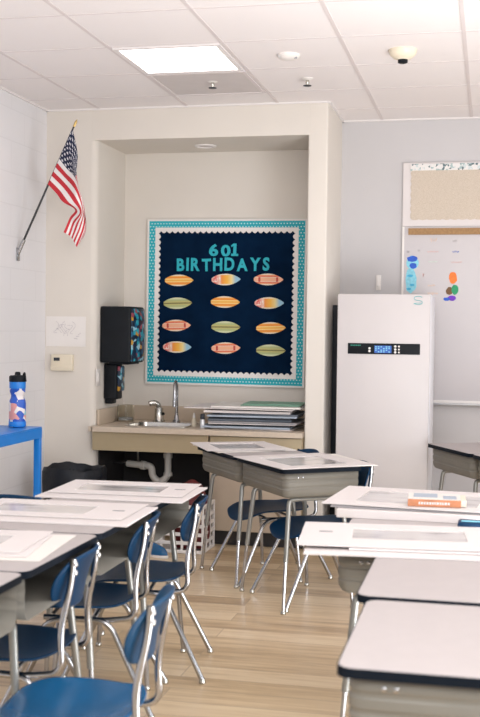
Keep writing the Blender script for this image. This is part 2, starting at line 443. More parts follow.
def sprinkler(x, y, label):
    s = thing('sprinkler', label, 'sprinkler', (x, y, ZC))
    bm = BM(); lathe(bm, [(.034, 0), (.034, -.004), (.022, -.010), (.012, -.012)]); obj('collar', bm, 'white_plastic', s)
    bm = BM(); lathe(bm, [(.010, -.010), (.012, -.026), (.008, -.034), (.008, -.040)]); obj('nozzle', bm, 'nickel', s)
    bm = BM(); lathe(bm, [(.006, -.039), (.024, -.042), (.024, -.045), (.005, -.046)]); obj('deflector', bm, 'board_dark', s)
sprinkler(-1.072, 6.50, 'small metal sprinkler head on the ceiling left of the smoke detector')
sprinkler(-1.635, 6.47, 'small sprinkler head in the dull grey ceiling panel')
d = thing('smoke_detector', 'cream cone-shaped smoke detector on the ceiling at right', 'smoke detector', (-.475, 5.93, ZC))
bm = BM(); lathe(bm, [(.075, 0), (.074, -.012), (.066, -.028), (.048, -.044), (.03, -.050), (.028, -.052)]); obj('housing', bm, 'cream_plastic', d)
bm = BM(); lathe(bm, [(.026, -.051), (.026, -.066), (.018, -.070), (.006, -.071)]); obj('sensor', bm, 'black_plastic', d)
d = thing('motion_sensor', 'flat white round sensor on the ceiling left of the smoke detector', 'sensor', (-1.08, 5.93, ZC))
bm = BM(); lathe(bm, [(.062, 0), (.061, -.010), (.048, -.022), (.02, -.028), (.004, -.029)]); obj('housing', bm, 'white_plastic', d)
bm = BM(); lathe(bm, [(.008, 0), (.008, -.008)], c=(.04, -.02, -.018), n=10); obj('lens', bm, 'board_edge', d)
d = thing('recessed_light', 'small oval recessed downlight in the alcove soffit', 'ceiling light', (-1.94, 7.50, ZS))
bm = BM(); lathe(bm, [(.075, 0), (.075, -.006), (.058, -.010), (.055, -.004), (.054, 0)], cap=False); obj('trim_ring', bm, 'lamp_frame', d)
bm = BM(); lathe(bm, [(.056, -.001), (.05, -.003), (.002, -.003)]); obj('lens', bm, 'grey_lens', d)

# ------------------------------------------------------------------ birthday bulletin board
BX, BZ = -1.851, 1.618
bw, bh = 1.165, 1.185
bb = thing('bulletin_board', 'navy birthday bulletin board with dotted teal and scalloped border', 'bulletin board', (BX, YA, BZ), rot=(0, R(.35), 0))
hw, hh = bw/2, bh/2
bm = BM(); box(bm, -hw+.004, hw-.004, -.016, -.001, -hh+.004, hh-.004); obj('backing', bm, 'navy_paper', bb, smooth=False)
def frame_xz(bm, x0, x1, z0, z1, w, y0, y1):
    box(bm, x0, x1, y0, y1, z1-w, z1); box(bm, x0, x1, y0, y1, z0, z0+w); box(bm, x0, x0+w, y0, y1, z0+w, z1-w); box(bm, x1-w, x1, y0, y1, z0+w, z1-w)
bm = BM(); frame_xz(bm, -hw, hw, -hh, hh, .013, -.024, -.001); obj('frame', bm, 'white_plastic', bb, smooth=False)
bm = BM(); frame_xz(bm, -hw+.012, hw-.012, -hh+.012, hh-.012, .052, -.019, -.0155); obj('dotted_border', bm, 'teal_dots', bb, smooth=False)
bm = BM()
def scallop_strip(bm, a, b, base, depth_in, horizontal, sign, n):
    e_ = 0 if horizontal else .0006
    """white strip whose inner edge is a row of rounded scallops"""
    pts = []
    for i in range(n*8+1):
        s = i/(n*8); u = a+(b-a)*s
        pts.append((u, base+sign*(depth_in*.60+depth_in*.40*abs(math.sin(math.pi*n*s)))))
    for p, q in zip(pts, pts[1:]):
        quad = [(p[0], base), (q[0], base), q, p]
        if not horizontal: quad = [(y, x) for x, y in quad]
        xz(bm, quad, -.022-e_, -.018)
x0, x1, z0, z1 = -hw+.060, hw-.060, -hh+.060, hh-.060
scallop_strip(bm, x0, x1, z1, .040, True, -1, 25); scallop_strip(bm, x0, x1, z0, .040, True, 1, 25)
scallop_strip(bm, z0, z1, x0, .040, False, 1, 25); scallop_strip(bm, z0, z1, x1, .040, False, -1, 25)
obj('scalloped_trim', bm, 'white_plastic', bb, smooth=False)

def text_mesh(name, body, size, depth, off, m, parent=None):
    cu = bpy.data.curves.new(name, 'FONT'); cu.body = body; cu.size = size; cu.extrude = depth/2; cu.offset = off
    cu.align_x = 'CENTER'; cu.align_y = 'CENTER'; cu.resolution_u = 4
    o = bpy.data.objects.new(name+'_c', cu); COL.objects.link(o)
    bpy.context.view_layer.update()
    me = bpy.data.meshes.new_from_object(o.evaluated_get(bpy.context.evaluated_depsgraph_get()))
    COL.objects.unlink(o); bpy.data.objects.remove(o); bpy.data.curves.remove(cu)
    me.transform(Matrix.Rotation(R(90), 4, 'X'))
    xs = [v.co.x for v in me.vertices]; zs = [v.co.z for v in me.vertices]
    me.transform(Matrix.Translation((-(min(xs)+max(xs))/2, 0, -(min(zs)+max(zs))/2)))
    me.materials.clear(); me.materials.append(M[m])
    n = bpy.data.objects.new(name, me); COL.objects.link(n)
    if parent: n.parent = parent
    return n, max(xs)-min(xs), max(zs)-min(zs)
def letter_line(word, xa, xb, zc, hgt, names, wig):
    mks = [text_mesh('paper_letter', ch, .12, .003, .0042, 'teal') for ch in word]
    tot = sum(w for _, w, _ in mks); gap = .016 if len(word) > 4 else .020
    sx = ((xb-xa)-gap*(len(word)-1))/tot
    x = xa
    for i, ((o, w, h), lb) in enumerate(zip(mks, names)):
        o.data.transform(Matrix.Diagonal((sx, 1, hgt/h*(1+.06*wig[i % len(wig)]), 1)))
        o.location = (x+w*sx/2, YA-.0185, zc+.006*wig[i % len(wig)]); o.rotation_euler = (0, R(3*wig[i % len(wig)]), 0)
        x += w*sx+gap
        if word[i] == '1':
            b_ = bmesh.new(); box(b_, -.011, .011, -.0015, .0015, -.044, .044)
            prism_ = [(-.011, .044), (-.011, .026), (-.027, .018), (-.027, .032)]
            xz(b_, prism_, -.0015, .0015); box(b_, -.026, .026, -.0016, .0016, -.044, -.028)
            bmesh.ops.recalc_face_normals(b_, faces=b_.faces[:]); b_.to_mesh(o.data); b_.free()
        tag(o, lb, 'letter', 'cutout letters of the birthday title')
letter_line('601', -1.972, -1.772, 1.990, .086, ['teal paper cutout digit 6 starting the upper title line', 'teal paper cutout digit 0 in the middle of the upper title line', 'teal paper cutout digit 1 ending the upper title line'], [.3, -.6, .5])
letter_line('BIRTHDAYS', -2.210, -1.532, 1.888, .092, ['teal paper letter B starting the lower title line', 'thin teal paper letter I second in the lower title line', 'teal paper letter R after the I in the lower title line',
    'teal paper letter T in the lower title line', 'teal paper letter H after the T in the lower title line', 'teal paper letter D in the lower title line below digit 1', 'teal paper letter A after the D in the lower title line',
    'teal paper letter Y next to last in the lower title line', 'teal paper letter S ending the lower title line'], [-.2, .4, .2, -.5, .1, .5, -.3, .3, .6])
def surf_bm():
    bm = BM(); out = []
    n = 36
    for k in range(n):
        t = 2*math.pi*k/n; x = math.cos(t); z = math.sin(t)
        zz = math.copysign(1, z)*.041*((1-abs(x)**1.9)**.82 if x > 0 else (1-abs(x)**2.2)**.75)
        out.append((x*.1075 if x > 0 else max(x*.112, -.104), zz))
    xz(bm, out, -.0025, 0)
    return bm
rows = [(1.778, ('orange', 'multi', 'pink')), (1.617, ('green', 'orange', 'multi')), (1.447, ('pink', 'green', 'orange')), (1.292, ('multi', 'pink', 'green'))]
cols = [-2.199, -1.846, -1.527]
rown = ['top', 'second', 'third', 'bottom']; coln = ['left', 'middle', 'right']
desc = dict(orange='orange and yellow striped', multi='red, yellow and blue patterned', pink='pink and red flowered', green='pale green striped')
surfmesh = {}
offs = [[(.006, -.003), (-.001, .004), (-.012, .005)], [(-.002, -.006), (-.004, .005), (-.004, 0)], [(-.010, .004), (.002, -.003), (.010, -.006)], [(-.003, .004), (.004, .002), (.012, -.009)]]
for r_, (z, kinds) in enumerate(rows):
    for c_, k in enumerate(kinds):
        o = obj('paper_surfboard', surf_bm(), 'surf_'+k, smooth=False) if k not in surfmesh else surfmesh[k].copy()
        if k in surfmesh: COL.objects.link(o)
        else: surfmesh[k] = o
        dx, dz = offs[r_][c_]
        o.location = (cols[c_]+dx, YA-.0165, z+dz); o.rotation_euler = (0, R(rnd.uniform(-2, 2)+(2 if c_ == 2 and r_ > 2 else 0)), 0)
        tag(o, '%s paper surfboard, %s row, %s column of the birthday board' % (desc[k], rown[r_], coln[c_]), 'paper cutout', 'surfboard cutouts on the birthday board')

# ------------------------------------------------------------------ counter, sink, cabinet
wt = thing('worktop', 'beige laminate sink worktop across the alcove', 'countertop', (0, 0, 0))
Y0 = 7.10; ZT = .765
bm = BM()
# slab with a cut-out for the sink: four pieces welded around the opening
sx0, sx1, sy0, sy1 = -2.40, -1.99, 7.22, 7.55
xa, xb, ya, yb = -2.607, -1.176, Y0, YA-.001
for a in ((xa, sx0, ya, yb), (sx1, xb, ya, yb), (sx0, sx1, ya, sy0), (sx0, sx1, sy1, yb)): box(bm, a[0], a[1], a[2], a[3], ZT-.034, ZT)
box(bm, -2.628, -2.600, Y0, YF-.003, ZT-.034, ZT)
obj('slab', bm, 'counter', wt, smooth=False)
bm = BM(); box(bm, xa, xb, YA-.022, YA-.001, ZT, ZT+.105, .004); obj('backsplash', bm, 'tan_light', wt)
bm = BM(); box(bm, xa, xa+.020, YF+.03, YA-.022, ZT, ZT+.105, .004); obj('side_splash', bm, 'tan_light', wt)
bm = BM(); box(bm, -2.607, -1.802, Y0+.022, Y0+.042, .605, ZT-.036); obj('apron', bm, 'tan', wt, smooth=False)
bm = BM(); box(bm, -2.606, -1.795, YA-.012, YA-.002, 0, .60); box(bm, -2.606, -2.598, YF+.07, YA-.012, 0, .60); obj('under_shade_panel', bm, 'dark_panel', wt, smooth=False)  # dark lining added so the space under the sink goes dark
cb = thing('base_cabinet', 'tan base cabinet under the right half of the worktop', 'cabinet', (0, 0, 0))
bm = BM(); box(bm, -1.792, -1.178, Y0+.045, YA-.002, .10, ZT-.036); obj('carcass', bm, 'tan', cb, smooth=False)
bm = BM(); box(bm, -1.790, -1.180, Y0+.022, Y0+.044, .60, ZT-.040, .003); obj('drawer_front', bm, 'tan', cb)
bm = BM(); box(bm, -1.790, -1.180, Y0+.022, Y0+.044, .105, .594, .003); obj('door', bm, 'tan_light', cb)
bm = BM(); box(bm, -1.790, -1.178, Y0+.10, Y0+.12, 0, .10); obj('toe_kick', bm, 'kick', cb, smooth=False)
sk = thing('sink', 'stainless steel drop-in sink bowl in the worktop', 'sink', (0, 0, 0))
bm = BM()
o_ = rrect(sx0-.018, sx1+.018, sy0-.018, sy1+.018, .05); i_ = rrect(sx0+.006, sx1-.006, sy0+.006, sy1-.006, .045)
ring_slab(bm, o_, i_, ZT+.0005, ZT+.005); obj('rim', bm, 'steel', sk)
bm = BM(); rings = []
for z, k in ((ZT+.002, .0), (ZT-.02, .003), (ZT-.11, .012), (ZT-.135, .035)):
    rings.append([bm.verts.new((x, y, z)) for x, y in rrect(sx0+.006+k, sx1-.006-k, sy0+.006+k, sy1-.006-k, .045)])
for a, b in zip(rings, rings[1:]):
    for k in range(len(a)): j = (k+1) % len(a); bm.faces.new((a[k], a[j], b[j], b[k]))
bm.faces.new(rings[-1]); obj('bowl', bm, 'steel', sk)
pipe = thing('drain_pipe', 'pale plastic trap and drain pipe under the sink', 'pipe', (0, 0, 0))
bm = BM()
tube(bm, fillet([(-2.17, 7.45, .63), (-2.17, 7.45, .40), (-2.23, 7.45, .355), (-2.285, 7.45, .40), (-2.285, 7.45, .468), (-2.48, 7.50, .475)], .045), .024, 14)
obj('trap', bm, 'pvc', pipe)
for p, q in (((-2.17, 7.45, .56), (-2.17, 7.45, .53)), ((-2.17, 7.45, .43), (-2.17, 7.45, .405)), ((-2.34, 7.463, .47), (-2.37, 7.472, .471))):
    bm = BM(); tube(bm, [p, q], .031, 14); obj('slip_nut', bm, 'pvc', pipe)
bm = BM(); tube(bm, [(-2.48, 7.50, .475), (-2.60, 7.53, .475)], .012); obj('wall_tube', bm, 'chrome', pipe)
vs = thing('supply_valve', 'small chrome water supply valve with hose at the left under the sink', 'valve', (0, 0, 0))
bm = BM(); tube(bm, fillet([(-2.44, 7.70, .45), (-2.44, 7.62, .45), (-2.44, 7.60, .60)], .03), .007); obj('hose', bm, 'leg_grey', vs)
bm = BM(); tube(bm, [(-2.44, 7.763, .45), (-2.44, 7.68, .45)], .013); obj('body', bm, 'chrome', vs)

fc = thing('faucet', 'tall chrome gooseneck faucet behind the sink', 'faucet', (-2.155, 7.60, ZT))
bm = BM(); lathe(bm, [(.028, 0), (.028, .012), (.018, .026), (.015, .05), (.013, .055)]); obj('base', bm, 'chrome', fc)
bm = BM(); pts = [(0, 0, .05), (0, 0, .215)]
for k in range(1, 13):
    a = math.pi*k/12*1.02; pts.append((0, -.055+.055*math.cos(a), .215+.075*math.sin(a)))
pts += [(0, -.112, .15)]
tube(bm, pts, .0115, 12); obj('spout', bm, 'chrome', fc)
bm = BM(); tube(bm, [(0, -.112, .165), (0, -.113, .118)], .014, 12); obj('aerator', bm, 'chrome', fc)
fc.rotation_euler = (0, 0, R(8))
bf = thing('bubbler_faucet', 'short curved chrome drinking bubbler left of the tall faucet', 'faucet', (-2.29, 7.62, ZT))
bm = BM(); lathe(bm, [(.042, 0), (.042, .008), (.033, .020), (.030, .075), (.030, .10)]); obj('body', bm, 'steel', bf)
bm = BM(); tube(bm, fillet([(.0, 0, .08), (.0, -.01, .125), (-.035, -.03, .14), (-.06, -.045, .128)], .03), [.022]*7+[.02]*7+[.015]*0 if False else .019, 12); obj('spout', bm, 'steel', bf)
bm = BM(); tube(bm, [(.02, 0, .055), (.038, -.01, .06)], .010); obj('push_button', bm, 'black_plastic', bf)
bb_ = thing('glue_bottle', 'little white bottle on the worktop between faucet and paper stack', 'bottle', (-1.955, 7.33, ZT))
bm = BM(); lathe(bm, [(.016, .001), (.017, .01), (.016, .045), (.009, .058), (.008, .062)]); obj('body', bm, 'cream_plastic', bb_)
bm = BM(); lathe(bm, [(.010, .060), (.009, .070), (.004, .092), (.002, .094)]); obj('cap', bm, 'white_plastic', bb_)
b2 = thing('dropper_bottle', 'small dark-capped clear bottle in front of the paper stack', 'bottle', (-1.865, 7.21, ZT))
bm = BM(); lathe(bm, [(.017, .001), (.018, .006), (.018, .055), (.013, .064)]); obj('body', bm, 'aluminium', b2)
bm = BM(); lathe(bm, [(.014, .062), (.015, .070), (.014, .096), (.010, .099)]); obj('cap', bm, 'board_dark', b2)
jar = thing('glass_jar', 'empty clear glass jar on the worktop under the soap dispenser', 'jar', (-2.515, 7.55, ZT))
bm = BM(); lathe(bm, [(.056, .001), (.060, .006), (.060, .105), (.056, .120), (.052, .120), (.055, .104), (.055, .012), (.002, .010)], n=28); obj('body', bm, 'glass', jar)
bm = BM(); lathe(bm, [(.050, .0135), (.052, .016), (.052, .030), (.003, .031)], n=24); obj('pebbles', bm, 'board_edge', jar)

# dispensers on the left alcove wall
XA = -2.61
td = thing('towel_dispenser', 'large black paper towel dispenser with tropical print front', 'dispenser', (XA, 7.40, 1.19))
bm = BM()
prof = rrect(.002, .225, -.15, .15, .02, 3)
prism(bm, prof, 0.0, .385, .008); obj('body', bm, 'black_plastic', td)
bm = BM()
# bulging printed front
ys = [(-.135+.27*i/10) for i in range(11)]; zs_ = [(.012+.36*j/10) for j in range(11)]
gr = [[bm.verts.new((.228+.030*(1-(y/.15)**2)*(1-abs((z-.19)/.21)**4)-.0*z, y, z)) for z in zs_] for y in ys]
for i in range(10):
    for j in range(10): bm.faces.new((gr[i][j], gr[i+1][j], gr[i+1][j+1], gr[i][j+1]))
ext = bmesh.ops.extrude_face_region(bm, geom=bm.faces[:])
bmesh.ops.translate(bm, vec=(-.02, 0, 0), verts=[v for v in ext['geom'] if isinstance(v, bmesh.types.BMVert)])
obj('printed_cover', bm, 'tropic', td)
bm = BM(); box(bm, .06, .20, -.12, .12, -.012, .002, .004); obj('towel_slot', bm, 'black_plastic', td)
sd = thing('soap_dispenser', 'smaller black soap dispenser below the towel dispenser', 'dispenser', (XA, 7.40, .90))
bm = BM(); prism(bm, rrect(.002, .10, -.065, .065, .018, 3), .035, .278, .008); obj('body', bm, 'black_plastic', sd)
bm = BM(); box(bm, .099, .118, -.055, .055, .09, .265, .008); obj('front_label', bm, 'tropic', sd)
bm = BM(); box(bm, .006, .062, -.045, .045, .002, .040, .008); obj('spout', bm, 'black_plastic', sd)
sw = thing('light_switch', 'white light switch plate on the alcove side wall', 'switch', (XA, 7.222, 1.09))
bm = BM(); box(bm, .001, .007, -.036, .036, -.058, .058, .002); obj('plate', bm, 'white_plastic', sw)
bm = BM(); box(bm, .006, .012, -.016, .016, -.033, .033, .002); obj('rocker', bm, 'white_plastic', sw)

# drawing and thermostat on the left piece of front wall
pd = thing('paper_drawing', 'white paper with faint pencil drawing taped to the wall', 'drawing', (-2.822, YF, 1.40))
bm = BM(); box(bm, -.143, .143, -.0025, -.0005, -.102, .102); obj('sheet', bm, 'white_plastic', pd, smooth=False)
bm = BM()
for k in range(7):
    pts = [(-.07+.02*k+.02*math.sin(j*1.1+k), -.0028, .055-.012*j+.014*math.cos(j*.9+2*k)) for j in range(7)]
    tube(bm, pts, .0013, 5)
for k in range(3): tube(bm, [(.06+.015*k, -.0028, -.045+.012*k), (.085+.012*k, -.0028, -.05+.02*k)], .0018, 5)
obj('pencil_lines', bm, 'ink_pencil', pd)
tm = thing('thermostat', 'cream box thermostat on the wall below the drawing', 'thermostat', (-2.838, YF, 1.188))
bm = BM(); box(bm, -.077, .077, -.035, -.001, -.055, .055, .006); obj('body', bm, 'cream_plastic', tm)
bm = BM(); box(bm, -.078, .078, -.039, -.030, -.055, -.020, .003); obj('flip_cover', bm, 'cream_plastic', tm)
bm = BM(); box(bm, -.056, -.014, -.0365, -.034, .012, .034); obj('display', bm, 'board_dark', tm, smooth=False)

# paper stack on the counter
ords = ['bottom', 'second', 'third', 'fourth', 'fifth', 'sixth', 'seventh', 'eighth', 'ninth', 'tenth', 'eleventh', 'twelfth', 'thirteenth', 'fourteenth']
stack = [('board_white', .55, .40, .007, -1.53, 7.42, -2), ('board_blue', .60, .44, .012, -1.515, 7.42, 1), ('board_dark', .50, .40, .011, -1.45, 7.43, -3), ('board_white', .58, .42, .006, -1.52, 7.41, 2),
         ('board_edge', .60, .44, .012, -1.51, 7.42, -1), ('board_mid', .56, .42, .014, -1.48, 7.43, 2), ('board_dark', .56, .40, .011, -1.475, 7.42, -2), ('board_blue', .60, .42, .012, -1.50, 7.41, 2),
         ('board_mid', .52, .42, .012, -1.46, 7.43, -1), ('board_white', .58, .44, .016, -1.50, 7.42, 1), ('board_dark', .46, .36, .007, -1.42, 7.43, -2), ('board_white', .74, .46, .006, -1.56, 7.41, -2), ('board_cream', .60, .42, .012, -1.50, 7.43, 2)]
cname = dict(board_white='white', board_blue='pale blue-grey', board_dark='black', board_edge='grey', board_mid='slate', board_cream='off-white')
z = ZT+.0015
for i, (m_, w, d_, t_, x, y, a) in enumerate(stack):
    bm = BM(); box(bm, -w/2, w/2, -d_/2, d_/2, 0, t_, .0015, seg=1)
    o = obj('portfolio_board', bm, m_); o.location = (min(x, -1.19-w/2-.03)-.02*((i*7) % 4), y, z); o.rotation_euler = (0, 0, R(a)*1.5)
    tag(o, '%s board, %s from below in the paper stack on the worktop' % (cname[m_], ords[i]) if i else 'white board at the very bottom of the paper stack on the worktop', 'board', 'boards stacked on the worktop')
    z += t_+.0012
gf = thing('folder', 'green card folder on top of the worktop paper stack', 'folder', (-1.43, 7.43, z), R(3))
bm = BM(); box(bm, -.20, .20, -.15, .15, 0, .006, .002, seg=1); obj('cover', bm, 'green_folder', gf)
bm = BM(); box(bm, -.185, .21, -.14, .155, .006, .014, .003, seg=1); obj('flap', bm, 'green_folder', gf)
z += .016

# ------------------------------------------------------------------ under the sink: crate, red bag, trash can
cr = thing('plastic_crate', 'white slatted plastic crate on the floor under the sink', 'crate', (-1.925, 6.965, 0))
bm = BM(); W, D, H = .34, .28, .31
for zz in (.0, .055, .11, .165, .22, .285):
    for y in (-D/2, D/2): box(bm, -W/2, W/2, y-.006, y+.006, zz+.002, zz+.024, .002, seg=1)
    for x in (-W/2, W/2): box(bm, x-.006, x+.006, -D/2, D/2, zz+.002, zz+.024, .002, seg=1)
for x in [-W/2+W*k/5 for k in range(6)]:
    for y in (-D/2, D/2): box(bm, x-.008, x+.008, y-.005, y+.005, .002, H, .002, seg=1)
for y in (-.05, .05):
    for x in (-W/2, W/2): box(bm, x-.005, x+.005, y-.008, y+.008, .002, H, .002, seg=1)
obj('grid_wall', bm, 'white_plastic', cr, smooth=False)
bm = BM(); box(bm, -W/2, W/2, -D/2, D/2, .002, .010); obj('bottom', bm, 'white_plastic', cr, smooth=False)
bm = BM()
n = 20; prof = [(.02, .0), (.13, .01), (.145, .10), (.135, .24), (.115, .34), (.075, .42), (.02, .452)]
rings = []
for r, zz in prof:
    rings.append([bm.verts.new((r*1.0*math.cos(2*math.pi*k/n)*(1+.05*math.sin(3*k+zz*20))+(.03*zz), r*.85*math.sin(2*math.pi*k/n)*(1+.05*math.cos(2*k+zz*15)), zz+.012)) for k in range(n)])
for a, b in zip(rings, rings[1:]):
    for k in range(n): bm.faces.new((a[k], a[(k+1) % n], b[(k+1) % n], b[k]))
bm.faces.new(rings[0][::-1]); bm.faces.new(rings[-1])
o = obj('cloth_bag', bm, 'red_bag'); o.scale = (.86, .9, .97); o.location = (-1.875, 6.965, 0.003); tag(o, 'dark red cloth bag bulging out of the white crate', 'bag')
tc = thing('trash_can', 'black trash can with a black liner bag left of the sink counter', 'trash can', (-2.595, 6.76, 0))
bm = BM(); lathe(bm, [(.135, .002), (.14, .01), (.175, .46), (.185, .50), (.178, .50), (.168, .46), (.132, .02), (.01, .015)], n=28); obj('bin', bm, 'black_plastic', tc)
bm = BM(); n = 48; rings = []
for j, (r, zz) in enumerate([(.15, .36), (.168, .46), (.178, .515), (.194, .535), (.206, .51), (.204, .44), (.198, .37), (.192, .33)]):
    rings.append([bm.verts.new(((r+.004*math.sin(k*2*math.pi/n*9+j))*math.cos(2*math.pi*k/n), (r+.004*math.sin(k*2*math.pi/n*9+j))*math.sin(2*math.pi*k/n), zz+.010*math.sin(k*2*math.pi/n*3+j*.3)+.004*math.sin(k*2*math.pi/n*11+j))) for k in range(n)])
for a, b in zip(rings, rings[1:]):
    for k in range(n): bm.faces.new((a[k], a[(k+1) % n], b[(k+1) % n], b[k]))
obj('liner_bag', bm, 'black_bag', tc)
pb = thing('shoe', 'small blue and white shoe on the floor in front of the crate', 'shoe', (-2.03, 6.70, 0), R(-30))
bm = BM(); rings = []
for k in range(13):
    s = k/12; x = -.11+.22*s
    w = .038*(math.sin(math.pi*min(1, s*.97+.03)))**.45+.004; hgt = .085-.045*s**1.5 if s < .9 else .035*(1-(s-.9)*5)+.005
    rings.append([bm.verts.new((x, w*math.cos(a), .014+max(.008, hgt)*math.sin(a))) for a in [math.pi*j/8 for j in range(9)]])
for a, b in zip(rings, rings[1:]):
    for k in range(8): bm.faces.new((a[k], a[k+1], b[k+1], b[k]))
bm.faces.new(rings[0]); bm.faces.new(rings[-1][::-1]); obj('upper', bm, 'blue_plastic', pb)
bm = BM(); prism(bm, [(x*.115, y*.042) for x, y in [(math.cos(2*math.pi*k/20), math.sin(2*math.pi*k/20)) for k in range(20)]], .001, .020, .003); obj('sole', bm, 'white_plastic', pb)

# ------------------------------------------------------------------ blue art table and bottle on the left wall
TX, TY = -2.405, 5.77
ZB = .88
bt = thing('blue_table', 'bright blue painted metal table against the left wall', 'table', (TX-.22, TY-.60, 0))
wx, wy = .22, .60
bm = BM(); box(bm, -wx, wx, -wy, wy, ZB-.008, ZB, .002); obj('tabletop', bm, 'blue_paint', bt)
bm = BM(); box(bm, wx-.022, wx, -wy, wy, ZB-.062, ZB-.008); box(bm, -wx, -wx+.022, -wy, wy, ZB-.062, ZB-.008)
box(bm, -wx+.022, wx-.022, wy-.022, wy, ZB-.062, ZB-.008); box(bm, -wx+.022, wx-.022, -wy, -wy+.022, ZB-.062, ZB-.008); obj('apron', bm, 'blue_paint', bt, smooth=False)
for x in (-1, 1):
    for y in (-1, 1):
        bm = BM(); box(bm, x*wx-(.034 if x > 0 else 0), x*wx+(.034 if x < 0 else 0), y*wy-(.036 if y > 0 else 0), y*wy+(.036 if y < 0 else 0), 0.001, ZB-.0625, .003); obj('leg', bm, 'blue_paint', bt)
wb = thing('water_bottle', 'blue sports water bottle with black lid on the blue table', 'bottle', (-2.52, 5.70, ZB))
bm = BM(); lathe(bm, [(.041, .001), (.046, .008), (.046, .13), (.043, .145), (.036, .160), (.035, .175), (.042, .192), (.043, .235), (.040, .25)], n=28); obj('body', bm, 'bottle', wb)
bm = BM(); lathe(bm, [(.047, .004), (.0475, .010), (.0475, .028), (.046, .032)], n=28); obj('base_band', bm, 'blue_paint', wb)
bm = BM(); lathe(bm, [(.044, .212), (.0445, .220), (.0445, .246), (.043, .25)], n=28); obj('neck_band', bm, 'blue_paint', wb)
bm = BM(); lathe(bm, [(.045, .248), (.046, .252), (.046, .276), (.041, .282), (.02, .284), (.016, .286), (.015, .298), (.010, .302)], n=28); obj('lid', bm, 'black_plastic', wb)
bm = BM(); tube(bm, fillet([(.030, 0, .275), (.045, -.01, .305), (.052, -.01, .25)], .02), .005); obj('carry_loop', bm, 'black_plastic', wb)

# ------------------------------------------------------------------ flag on the left wall
fb = Vector((XL, 6.70, 1.885)); tip = Vector((-2.572, 6.70, 2.742)); ax = (tip-fb).normalized(); PL = (tip-fb).length
fl = thing('flag', 'small United States flag on a slanted black pole on the left wall', 'flag', fb)
bm = BM(); tube(bm, [ax*.02, ax*(PL-.05)], [.0075, .006], 10); obj('pole', bm, 'pole', fl)
bm = BM(); tube(bm, [ax*(PL-.052), ax*(PL-.04), ax*(PL-.02), ax*PL], [.007, .008, .009, .001], 10); obj('finial', bm, 'brass', fl)
bm = BM(); box(bm, .0005, .012, -.022, .022, -.035, .05, .003); tube(bm, [ax*.012, ax*.11], .0125, 12); obj('bracket', bm, 'chrome', fl)
def img(px, py):            # crop sketch of the flag -> local x,z on the plane of the pole
    u, v = px/3.43, py/3.43+100
    return Vector((-2.972+(u-18)*.00675+(v-255)*.0, 0, 1.885-(v-255)*.00628))-Vector((XL, 0, 1.885))
def catmull(P, t):
    n = len(P)-1; s = t*n; i = min(int(s), n-1); f_ = s-i
    p = lambda k: P[max(0, min(n, k))]
    a, b, c, d_ = p(i-1), p(i), p(i+1), p(i+2)
    return .5*((2*b)+(c-a)*f_+(2*a-5*b+4*c-d_)*f_*f_+(3*b-a-3*c+d_)*f_**3)
def hoist(s): return ax*(PL-.065-.385*s)
curves = [(0., [(270, 180), (276, 260), (288, 355), (292, 425), (288, 468)]), (.30, [(252, 190), (275, 265), (290, 360), (286, 430), (268, 505)]),
          (.55, [(238, 238), (273, 275), (290, 370), (270, 430), (252, 480)]), (.8, [(225, 288), (272, 345), (286, 385), (250, 420), (238, 462)]), (1., [(200, 320), (228, 350), (262, 375), (238, 400), (222, 452)])]
nu, nv = 48, 52
keys = [(s, [img(*p) for p in pts]) for s, pts in curves]
def hang(s):
    for (s0, a), (s1, b) in zip(keys, keys[1:]):
        if s <= s1+1e-9:
            f_ = (s-s0)/(s1-s0); return [hoist(s)] + [p*(1-f_)+q*f_ for p, q in zip(a, b)]
yo = [0, -.02, -.055, .0, .045, .02]
bm = BM(); uvl = bm.loops.layers.uv.new('UVMap'); G = []
for j in range(nv+1):
    s = j/nv; P0 = hang(s); P1 = [Vector((p.x, yo[i]*(.6+.5*math.sin(3*s+.4)), p.z)) for i, p in enumerate(P0)]
    row = []
    for i in range(nu+1):
        t = i/nu; p = catmull(P1, t); p.y += .012*math.sin(9*t+7*s)*min(1, t*4)-.008
        row.append(bm.verts.new(p))
    G.append(row)
for j in range(nv):
    for i in range(nu):
        f_ = bm.faces.new((G[j][i], G[j][i+1], G[j+1][i+1], G[j+1][i]))
        for lp_, (a, b) in zip(f_.loops, ((i, j), (i+1, j), (i+1, j+1), (i, j+1))): lp_[uvl].uv = (a/nu, b/nv)
obj('cloth', bm, 'flag', fl, ang=80)

# ------------------------------------------------------------------ white appliance
fx0, fx1, fy0, fy1, fz = -.956, -.3715, 7.10, 7.66, 1.664
fr = thing('refrigerator', 'tall plain white upright cooler with black control strip beside the column', 'refrigerator', (0, 0, 0))
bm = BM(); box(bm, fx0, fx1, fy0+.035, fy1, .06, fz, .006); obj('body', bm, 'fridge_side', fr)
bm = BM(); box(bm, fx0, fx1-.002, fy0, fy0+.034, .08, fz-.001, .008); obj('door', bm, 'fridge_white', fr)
bm = BM(); box(bm, fx0+.02, fx1-.02, fy0+.06, fy1-.05, .002, .06); obj('plinth', bm, 'kick', fr, smooth=False)
bm = BM(); box(bm, -.886, -.432, fy0-.006, fy0-.0005, 1.283, 1.351, .002); cp = obj('control_panel', bm, 'black_plastic', fr)
bm = BM(); box(bm, -.717, -.610, fy0-.009, fy0-.0055, 1.291, 1.337); obj('display', bm, 'lcd', cp, smooth=False)
bm = BM()
for r_ in range(4):
    for c_ in range(6):
        if (r_*5+c_*3) % 4: box(bm, -.712+.0165*c_, -.712+.0165*c_+.010, fy0-.0098, fy0-.0088, 1.295+.0105*r_, 1.295+.0105*r_+.006)
obj('display_segments', bm, 'ink_lightcyan', cp, smooth=False)
